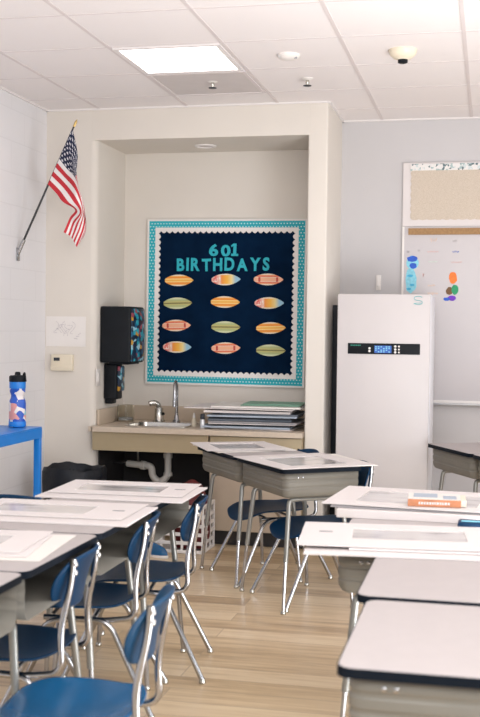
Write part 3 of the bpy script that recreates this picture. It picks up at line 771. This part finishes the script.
for x, z_ in ((-.748, 1.319), (-.748, 1.302), (-.586, 1.333), (-.586, 1.314), (-.586, 1.296), (-.563, 1.333), (-.563, 1.314), (-.563, 1.296)):
    bm = BM(); g = .0075 if x < -.58 else .006
    prism(bm, [(g*math.cos(2*math.pi*k/12), g*math.sin(2*math.pi*k/12)) for k in range(12)], 0, .003)
    bmesh.ops.transform(bm, matrix=Matrix.Translation((x, fy0-.006, z_)) @ Matrix.Rotation(R(90), 4, 'X'), verts=bm.verts[:]); obj('button', bm, 'white_plastic', cp)
bm = BM()
for k in range(6): box(bm, -.868+.011*k, -.868+.011*k+.008, fy0-.0075, fy0-.0055, 1.334, 1.341)
obj('printed_mark', bm, 'led_green', cp, smooth=False)
bm = BM()
def curve_pts(fn, n=20): return [fn(k/n) for k in range(n+1)]
tube(bm, [(-.448+.026*math.sin(a), fy0-.001, 1.637+.013*math.cos(a)) for a in [R(70-250*k/10) for k in range(11)]] , .0022, 5)
tube(bm, [(-.448+.026*math.sin(a), fy0-.001, 1.611-.013*math.cos(a)) for a in [R(-70+0+250*k/10) for k in range(11)]], .0022, 5)
tube(bm, [(-.474, fy0-.001, 1.598), (-.474, fy0-.001, 1.606), (-.43, fy0-.001, 1.608)], .0018, 5)
obj('drawn_letter', bm, 'ink_teal_ink', fr)
gp = thing('gap_shade_panel', 'dark panel added to darken the gap between column and cooler', 'board', (-1.0, 7.50, 0))
bm = BM(); box(bm, -.041, .041, -.012, .012, .002, 1.60, .004); obj('panel', bm, 'board_dark', gp)  # made-up dark sheet that makes the gap read as black

# ------------------------------------------------------------------ whiteboard and tack board on the back wall
X0 = -.612
wbd = thing('whiteboard', 'wall whiteboard with coloured marker drawings right of the white cooler', 'whiteboard', (0, YB, 0))
bm = BM(); box(bm, X0+.012, 1.6, -.018, -.001, .955, 2.155); obj('panel', bm, 'whiteboard', wbd, smooth=False)
bm = BM(); box(bm, X0, X0+.014, -.024, -.001, .935, 2.155); box(bm, X0, 1.6, -.024, -.001, .938, .957); obj('frame', bm, 'white_plastic', wbd, smooth=False)
bm = BM(); box(bm, X0+.04, 1.6, -.065, -.018, .925, .940, .004); obj('marker_tray', bm, 'aluminium', wbd)
bm = BM(); box(bm, X0+.042, 1.6, -.032, -.018, 2.098, 2.142); obj('map_rail', bm, 'cork_rail', wbd, smooth=False)
def blob(name, parts_, m, seed=0):
    bm = BM(); r2 = random.Random(seed)
    for cx_, cz_, a, b in parts_:
        out = []
        for k in range(16):
            t = 2*math.pi*k/16; w = 1+.10*r2.uniform(-1, 1)
            out.append((cx_+a*w*math.cos(t), cz_+b*w*math.sin(t)))
        xz(bm, out, -.0195-.0004*seed*.1, -.0178)
    return obj(name, bm, m, wbd, smooth=False)
k_ = .0068
def W_(px, py): return (-.612+(px-402.5)*.00683, 2.148-(py-228)*.00695)
def B_(lst): return [(*W_(x, y), a*k_, b*k_) for x, y, a, b in lst]
for i_, (q_, m_) in enumerate([((411.5, 275, 4.6, 7), 'lightcyan'), ((412, 282.5, 5.8, 11), 'lightcyan'), ((413, 263, 6.0, 7), 'lightcyan'), ((413, 259, 5.5, 3.0), 'blue'), ((414, 266, 3.6, 3.2), 'blue'), ((411, 276, 3, 1.3), 'cyan'), ((413, 285, 2.4, 1.2), 'cyan'), ((410, 289, 2.6, 1.2), 'cyan')]):
    blob('marker_drawing', B_([q_]), 'ink_'+m_, i_)
blob('marker_drawing', B_([(454, 278, 4, 6.5)]), 'ink_orange', 4)
blob('marker_drawing', B_([(450.5, 291, 3.4, 4)]), 'ink_brown', 5)
blob('marker_drawing', B_([(456, 289.5, 3.4, 5.2)]), 'ink_green', 6)
blob('marker_drawing', B_([(453, 298, 4.5, 2.8)]), 'ink_purple', 7)
blob('marker_drawing', B_([(448, 299, 3.4, 1.8)]), 'ink_blue', 8)
def scrib(px0, px1, py, m, n=6, amp=1.2, seed=1):
    bm = BM(); r2 = random.Random(seed); pts = []
    for k in range(n*2+1):
        x, z_ = W_(px0+(px1-px0)*k/(n*2), py+amp*(1 if k % 2 else -1)*r2.uniform(.4, 1)); pts.append((x, -.0185, z_))
    tube(bm, pts, .0022, 4); obj('marker_line', bm, m, wbd)
for i, a in enumerate([(431, 437, 240.5, 'ink_pale_orange', 3, 2.2), (453, 457, 241.5, 'ink_pencil', 3, 1.2), (428, 439, 252, 'ink_pale_red', 6, .9), (453, 459, 252, 'ink_blue', 4, 1.2), (429, 438, 262, 'ink_pale_green', 5, .7),
                       (452, 462, 262.5, 'ink_pale_red', 5, .9), (407, 410, 252, 'ink_pencil', 3, 1.6), (418, 420.5, 251, 'ink_pencil', 2, 1.2), (423.5, 425, 275, 'ink_pale_red', 2, 2.6), (429, 436, 285.5, 'ink_pale_orange', 4, 1.), (429, 439, 293.5, 'ink_pale_orange', 5, 1.4)]):
    scrib(*a[:4], n=a[4], amp=a[5], seed=i)
tb = thing('tack_board', 'burlap tack board with white scalloped and speckled trim above the whiteboard', 'bulletin board', (0, YB, 0))
bm = BM(); box(bm, X0, 1.6, -.020, -.001, 2.157, 2.595); obj('frame_panel', bm, 'board_white', tb, smooth=False)
bm = BM(); out = []
n = 40; xa_, xb_, za_, zb_ = X0+.058, 1.6, 2.205, 2.545
for k in range(n*6+1):
    s = k/(n*6); out.append((xa_+(xb_-xa_)*s, za_-.006*abs(math.sin(math.pi*n*s))))
out.append((xb_, zb_))
for k in range(7*6+1):
    s = k/42; out.append((xa_-.006*abs(math.sin(math.pi*7*s)), zb_+(za_-zb_)*s))
xz(bm, out, -.023, -.019); obj('burlap_panel', bm, 'burlap', tb, smooth=False)
bm = BM(); box(bm, X0+.050, 1.6, -.026, -.019, 2.540, 2.585); obj('speckled_trim', bm, 'speckle', tb, smooth=False)
wc = thing('wall_hook', 'small white plastic wall hook above the white cooler', 'hook', (-.773, YB, 1.768))
bm = BM(); box(bm, -.017, .017, -.008, -.001, -.052, .052, .003); obj('plate', bm, 'white_plastic', wc)
bm = BM(); tube(bm, fillet([(0, -.007, -.02), (0, -.028, -.035), (0, -.028, -.012)], .01), .005); obj('prong', bm, 'white_plastic', wc)

# ------------------------------------------------------------------ student desk (local: x width, +y open user side)
TH = .735
def make_desk(label, loc, rz, group):
    d = thing('student_desk', label, 'desk', loc, rz, group)
    w, dp = .302, .23
    out = rrect(-w, w, -dp, dp, .035, 6)
    bm = BM(); prism(bm, [(x*.992, y*.990) for x, y in out], TH-.021, TH, .0015); obj('desktop', bm, 'white_top', d)
    bm = BM(); ring_slab(bm, out, [(x*.985, y*.982) for x, y in out], TH-.022, TH-.0012); obj('edge_band', bm, 'edge_black', d)
    # pressed-metal book box, open on +y
    prof = [(TH-.0225, .000), (TH-.052, .000), (TH-.058, -.003), (TH-.066, -.003), (TH-.070, .000), (TH-.090, .000), (TH-.096, -.003), (TH-.104, -.003), (TH-.108, .000), (TH-.128, -.003), (TH-.145, -.014), (TH-.152, -.030)]
    bx, by, rc_ = .280, .208, .040
    def path(o):
        X_, Y_, r_ = bx+o, by+o, rc_+max(o, -.03)
        p = [(X_, .212)]
        p += [(X_-r_+r_*math.cos(R(a)), -Y_+r_+r_*math.sin(R(a))) for a in (0, -18, -36, -54, -72, -90)]
        p += [(-X_+r_+r_*math.cos(R(a)), -Y_+r_+r_*math.sin(R(a))) for a in (-90, -108, -126, -144, -162, -180)]
        return p + [(-X_, .212)]
    bm = BM(); rings = [[bm.verts.new((x, y, z_)) for x, y in path(o)] for z_, o in prof]
    for a, b in zip(rings, rings[1:]):
        for k in range(len(a)-1): bm.faces.new((a[k], a[k+1], b[k+1], b[k]))
    bm.faces.new(rings[-1])
    o = obj('book_box', bm, 'box_metal', d, ang=25)
    so = o.modifiers.new('Thickness', 'SOLIDIFY'); so.thickness = .0025; so.offset = -1
    for sx in (-1, 1):
        for yy in (-.13, -.105):
            bm = BM(); lathe(bm, [(.006, 0), (.006, .003), (.003, .005)], n=10, mtx=Matrix.Translation((sx*.2795, yy, TH-.045)) @ Matrix.Rotation(R(90*sx), 4, 'Y'))
            obj('bolt', bm, 'chrome', d)
    for sx in (-1, 1):
        bm = BM(); tube(bm, [(sx*.218, -.10, .570), (sx*.218, .10, .570)], .0115, 10); obj('frame_rail', bm, 'leg_grey', d)
        for sy in (-1, 1):
            top = (sx*.218, sy*.099, .570)
            pts = fillet([top, (sx*.221, sy*.150, .570), (sx*.247, sy*.178, .26)], .05, 6)
            bm = BM(); tube(bm, pts, .0125, 12); lg = obj('leg', bm, 'leg_grey', d)
            bm = BM(); tube(bm, [(sx*.2466, sy*.1776, .265), (sx*.266, sy*.197, .016)], .0095, 10); obj('extension', bm, 'chrome', lg)
            bm = BM(); lathe(bm, [(.013, 0.001), (.014, .004), (.012, .014), (.009, .018)], c=(sx*.266, sy*.197, 0), n=12); obj('glide', bm, 'nickel', lg)
    return d
th = R(35.5); U = Vector((-math.sin(th), math.cos(th), 0)); V = Vector((math.cos(th), math.sin(th), 0)); O = Vector((-.985, 5.49, 0))
cd = O+U*.275+V*.195; phi = -R(90)+th
desk0 = make_desk('grey desk at the near end of the slanted middle pair, mat board on it', cd, phi, 'student desks')
dup(desk0, cd+U*.612, phi, 'grey desk at the far end of the slanted middle pair, nearest the sink cabinet')
XLC = -1.268-.23
for k, (y, lb) in enumerate([(2.632, 'desk nearest the camera in the left row, its bare corner at the photo edge'), (3.245, 'second desk from the camera in the left row, under loose papers'),
                         (3.858, 'third desk from the camera in the left row, under the second mat board'), (4.470, 'farthest desk of the left row, under a mat board by the trash can')]):
    dup(desk0, (XLC, y, 0), -R(90), lb)
for x, y, lb in ((-.072, 2.585, 'bare white-topped desk nearest the camera in the right row'), (-.105, 3.225, 'bare white-topped desk second from the camera in the right row'),
                 (-.262, 3.835, 'right row desk under the wide white mat boards'), (-.250, 4.447, 'farthest right row desk, under the board holding the orange book')):
    dup(desk0, (x, y, 0), -R(90), lb)
ph2 = -R(62.6); dv = Vector((.46, -.888, 0)); nv_ = Vector((.888, .46, 0)); P0 = Vector((-.382, 7.04, 0))
dup(desk0, P0+dv*.305+nv_*.23, ph2, 'grey desk in front of the white cooler at the right edge')
dup(desk0, P0+dv*.917+nv_*.23, ph2, 'desk cut by the right photo edge, next to the one before the cooler')

# ------------------------------------------------------------------ chair (local: front -y, back +y)
def super_grid(bm, fn, n=14, e=3.2):
    """disc-topology grid mapped to a superellipse; fn(u,v)->Vector, u,v in [-1,1]"""
    G = []
    for i in range(n+1):
        row = []
        for j in range(n+1):
            a, b = -1+2*i/n, -1+2*j/n
            # squircle mapping
            u = a*math.sqrt(1-b*b/e); v = b*math.sqrt(1-a*a/e)
            row.append(bm.verts.new(fn(u, v)))
        G.append(row)
    for i in range(n):
        for j in range(n): bm.faces.new((G[i][j], G[i+1][j], G[i+1][j+1], G[i][j+1]))
def make_chair(label, loc, rz, group, shell='navy_plastic'):
    c = thing('school_chair', label, 'chair', loc, rz, group)
    def seat(u, v):
        x = u*.205*(1+.04*v*-1); y = v*.222-.022
        z_ = .402-.016*(1-u*u)*(1-.5*v*v)+.012*u*u
        if v < -.35: z_ -= .055*((-v-.35)/.65)**2
        if v > .55: z_ += .03*((v-.55)/.45)**2
        return Vector((x, y, z_))
    bm = BM(); super_grid(bm, seat)
    o = obj('seat', bm, shell, c, ang=70)
    m = o.modifiers.new('Thickness', 'SOLIDIFY'); m.thickness = .010; m = o.modifiers.new('Round', 'SUBSURF'); m.levels = 1; m.render_levels = 1
    def back(u, v):
        x = u*.178*(1-.06*v*v); zz = .636+v*.094
        y = .232+.030*v-.050*u*u+.012*v*v
        return Vector((x, y, zz))
    bm = BM(); super_grid(bm, back, e=2.7)
    o = obj('backrest', bm, shell, c, ang=70)
    m = o.modifiers.new('Thickness', 'SOLIDIFY'); m.thickness = .012; m = o.modifiers.new('Round', 'SUBSURF'); m.levels = 1; m.render_levels = 1
    for sx in (-1, 1):
        for zz in (.672, .698):
            yy = .2415+.0095
            bm = BM(); lathe(bm, [(.0095, 0), (.0095, .002), (.006, .006), (.001, .007)], n=12, mtx=Matrix.Translation((sx*.140, yy, zz)) @ Matrix.Rotation(R(-90), 4, 'X'))
            obj('rivet', bm, 'rivet', c)
    for sx in (-1, 1):
        bm = BM()
        tube(bm, fillet([(sx*.140, .244, .715), (sx*.142, .238, .64), (sx*.152, .208, .49), (sx*.160, .216, .362), (sx*.160, .10, .350), (sx*.150, -.13, .356)], [.05, .05, .045, .03], 6), .0105, 12)
        obj('back_post', bm, 'chrome', c)
        for sy in (-1, 1):
            bm = BM(); tube(bm, fillet([(sx*.166, -sy*.02, .356), (sx*.172, sy*.115, .350), (sx*.216, sy*.280, .017)], .05, 6), .0105, 12)
            lg = obj('leg', bm, 'chrome', c)
            bm = BM(); lathe(bm, [(.012, .001), (.014, .004), (.013, .014), (.0105, .022)], c=(sx*.217, sy*.282, 0), n=12); obj('glide', bm, 'nickel', lg)
    bm = BM(); tube(bm, [(-.150, -.10, .362), (.150, -.10, .362)], .008, 8); tube(bm, [(-.160, .06, .360), (.160, .06, .360)], .008, 8); obj('seat_support', bm, 'chrome', c)
    return c
ca = O+U*.865+V*.315; cbp = O+U*.265+V*.315
chair0 = make_chair('navy chair tucked under the far desk of the slanted middle pair', ca, phi, 'school chairs')
dup(chair0, cbp, phi, 'navy chair tucked under the near desk of the slanted middle pair')
# the user side of the left row faces +x, so chairs there look towards -x
for x, y, a, lb in ((-1.425, 4.50, -80, 'farthest navy chair along the left desk row, by the mat board corner'), (-1.495, 4.035, -80, 'second farthest navy chair along the left desk row'),
                    (-1.50, 3.36, -85, 'navy chair cut by the left photo edge, tucked at the papers desk'), (-1.10, 2.86, -84, 'bright blue chair in the bottom left foreground, pulled out from its desk')):
    o = dup(chair0, (x, y, 0), R(a), lb)
    if y < 3:
        for ch in o.children:
            if ch.name.split('.')[0] in ('seat', 'backrest'): ch.material_slots[0].link = 'OBJECT'; ch.material_slots[0].material = M['blue_plastic' if ch.name.startswith('seat') else 'deep_blue_plastic']  # paler blue paints light falling on the seat; backrest stays deeper
dup(chair0, (-1.955, 4.62, 0), R(180), 'chair beyond the left desk row, only its blue back top showing')

# ------------------------------------------------------------------ mat boards
picn = [0]
def mat_board(label, x, y, z_, w, d_, a, win, tagpos=None, tilt=(0, 0), t_=.004, group='window mat boards on the desks', m_='board_white', border=None):
    o = thing('mat_board', label, 'mat board', (x, y, z_), group=group, rot=(R(tilt[0]), R(tilt[1]), R(a)))
    x0, x1, y0, y1 = win
    bm = BM()
    ring_slab(bm, [(-w/2, -d_/2), (w/2, -d_/2), (w/2, d_/2), (-w/2, d_/2)], [(x0, y0), (x1, y0), (x1, y1), (x0, y1)], .0008, t_)
    obj('mat', bm, m_, o, smooth=False)
    bm = BM(); box(bm, x0-.008, x1+.008, y0-.008, y1+.008, .0001, .0007); obj('picture', bm, 'pic%d' % (picn[0] % 6), o, smooth=False); picn[0] += 1
    if tagpos:
        bm = BM(); box(bm, tagpos[0]-.022, tagpos[0]+.022, tagpos[1]-.010, tagpos[1]+.010, t_, t_+.001); obj('name_tag', bm, 'board_edge', o, smooth=False)
    return o
def flat_board(label, x, y, z_, w, d_, a, m_='board_white', t_=.005, tilt=(0, 0), name='foam_board', cat='board', group='plain boards on the desks'):
    bm = BM(); box(bm, -w/2, w/2, -d_/2, d_/2, 0, t_, min(.0012, t_*.3), seg=1)
    o = obj(name, bm, m_); o.location = (x, y, z_); o.rotation_euler = (R(tilt[0]), R(tilt[1]), R(a)); return tag(o, label, cat, group)
T0 = TH+.0006
# left row
flat_board('white board under the farthest left mat board, its near edge showing', -1.495, 4.475, T0, .62, .44, 1, t_=.006)
mat_board('white window mat on the farthest left desk, grey tag at right', -1.508, 4.545, T0+.0075, .575, .385, 3, (-.20, .17, -.10, .10), (.235, 0))
flat_board('white board under the second left mat board, its near edge over bare desktop', -1.545, 3.895, T0, .63, .42, 2, t_=.007)
mat_board('white window mat second from the back of the left row, grey tag at right', -1.575, 3.945, T0+.0085, .60, .36, 2, (-.25, .13, -.095, .095), (.235, 0))
flat_board('loose white sheet lying crooked along the papers desk edge', -1.55, 3.265, T0, .48, .42, 6, 'board_cream', .003)
flat_board('off-white sheet in the middle of the papers desk pile', -1.60, 3.25, T0+.0042, .46, .36, 10, 'board_white', .003)
mat_board('white window mat on top of the papers desk pile at the left edge', -1.655, 3.29, T0+.008, .52, .36, 6, (-.20, .16, -.11, .10))
# right row
flat_board('widest white board lying across the right row desk', -.195, 3.665, T0, .76, .46, 5, t_=.008)
flat_board('white board between the widest board and its window mat', -.15, 3.70, T0+.0098, .58, .42, 5, t_=.006)
mat_board('white window mat nearest the camera in the right row, grey tag at left', -.235, 3.70, T0+.0175, .74, .42, 5.5, (-.20, .17, -.075, .115), (-.29, .03))
flat_board('white flat binder lying under the orange book board', -.255, 4.34, T0, .58, .44, -1, t_=.030, name='ring_binder', cat='binder', group=None)
flat_board('grey board on the white binder below the book mat', -.28, 4.37, T0+.0315, .58, .44, -2, 'board_edge', .004)
mat_board('white window mat holding the orange book, far end of right row', -.285, 4.41, T0+.0375, .62, .50, -5, (-.20, .26, -.15, .15))
pz = T0+.0425
bk = thing('book', 'orange-spined book with white lettering lying on the window mat', 'book', (-.186, 4.29, pz), R(3))
bm = BM(); box(bm, -.105, .105, -.078, .08, .003, .024); obj('pages', bm, 'pages', bk, smooth=False)
bm = BM(); box(bm, -.11, .085, -.084, .085, .0245, .027, .001, seg=1); box(bm, -.11, .085, -.084, .085, .0002, .0028, .001, seg=1); obj('cover', bm, 'pinkcov' if 'pinkcov' in M else 'board_cream', bk)
bm = BM(); box(bm, -.11, .085, -.0885, -.0842, .0002, .027, .001, seg=1); obj('spine', bm, 'orange_book', bk)
bm = BM()
r3 = random.Random(3); x = -.07
while x < .045:
    w = r3.uniform(.005, .009); box(bm, x, x+w, -.0895, -.0884, .009, .018); x += w+.003
obj('spine_print', bm, 'board_white', bk, smooth=False)
bm = BM(); box(bm, -.09, .0, -.03, .07, .0272, .0276); box(bm, .02, .07, -.06, .02, .0272, .0276); obj('cover_print', bm, 'board_blue', bk, smooth=False)
pc = thing('pencil_pouch', 'dark blue pouch squeezed behind the wide boards at the right edge', 'pouch', (-.045, 4.03, T0), R(0))
bm = BM(); box(bm, -.058, .058, -.045, .045, 0, .026, .011, seg=3); obj('body', bm, 'navy_plastic', pc)
bm = BM(); tube(bm, [(-.045, -.02, .0265), (.045, -.02, .0265)], .004, 6); obj('zipper', bm, 'ink_lightcyan', pc)
# middle pair
mat_board('white window mat on the near desk of the middle pair', cd.x+.035, cd.y-.035, T0+.006, .54, .58, 38, (-.17, .17, -.19, .17), tilt=(0, 0))
flat_board('thin sheet under the window mat on the near middle desk', cd.x+.06, cd.y+.02, T0, .54, .54, 32, 'board_cream', .004)
mat_board('white window mat on the far desk of the middle pair, overhanging toward the sink', cd.x+U.x*.612-.10, cd.y+U.y*.612+.06, T0+.007, .46, .47, 27, (-.14, .14, -.15, .15))
flat_board('thin sheet under the window mat on the far middle desk', cd.x+U.x*.612-.06, cd.y+U.y*.612+.06, T0, .48, .44, 34, 'board_cream', .005)

# ------------------------------------------------------------------ light, world, camera
w = bpy.data.worlds.new('World'); sc.world = w; w.use_nodes = True
bg = w.node_tree.nodes['Background']; bg.inputs[0].default_value = (.97, .985, 1.01, 1); bg.inputs[1].default_value = 1.10
def area(name, loc, target, size, sy, power, col):
    l = bpy.data.lights.new(name, 'AREA'); l.shape = 'RECTANGLE'; l.size = size; l.size_y = sy; l.energy = power; l.color = col
    o = bpy.data.objects.new(name, l); COL.objects.link(o); o.location = loc
    o.rotation_euler = (Vector(target)-Vector(loc)).to_track_quat('-Z', 'Y').to_euler(); return o
area('window_light', (4.1, 5.6, 1.7), (-1.2, 5.8, 1.3), 3.2, 1.5, 34, (.92, .97, 1.0))
area('ceiling_fill', (1.2, 3.2, .30), (.1, 3.7, 2.9), 1.8, 3.4, 270, (.94, .985, 1.04))  # unseen fill near the floor, added to brighten the ceiling
area('left_fill', (.2, .8, 2.2), (-3.2, 6.6, 1.6), 2.0, 1.5, 68, (1.0, .985, .97))  # unseen fill added to lift the left walls

cam = bpy.data.cameras.new('Camera'); co = bpy.data.objects.new('Camera', cam); COL.objects.link(co); sc.camera = co
F, yaw, pit, rol = 1119., .2202, .0262, .0124
fw = Vector((-math.sin(yaw)*math.cos(pit), math.cos(yaw)*math.cos(pit), -math.sin(pit)))
r0 = Vector((math.cos(yaw), math.sin(yaw), 0)); u0 = r0.cross(fw)
rr = r0*math.cos(rol)+u0*math.sin(rol); uu = rr.cross(fw)
co.matrix_world = Matrix(((rr.x, uu.x, -fw.x, 0), (rr.y, uu.y, -fw.y, 0), (rr.z, uu.z, -fw.z, 1.43), (0, 0, 0, 1)))
cam.sensor_fit = 'HORIZONTAL'; cam.sensor_width = 36; cam.lens = F/480*36
cam.clip_start = .1; cam.clip_end = 60
cam.dof.use_dof = True; cam.dof.focus_distance = 6.4; cam.dof.aperture_fstop = 6.3
sc.view_settings.view_transform = 'Standard'; sc.view_settings.look = 'None'
sc.view_settings.exposure = -.06; sc.view_settings.gamma = 1
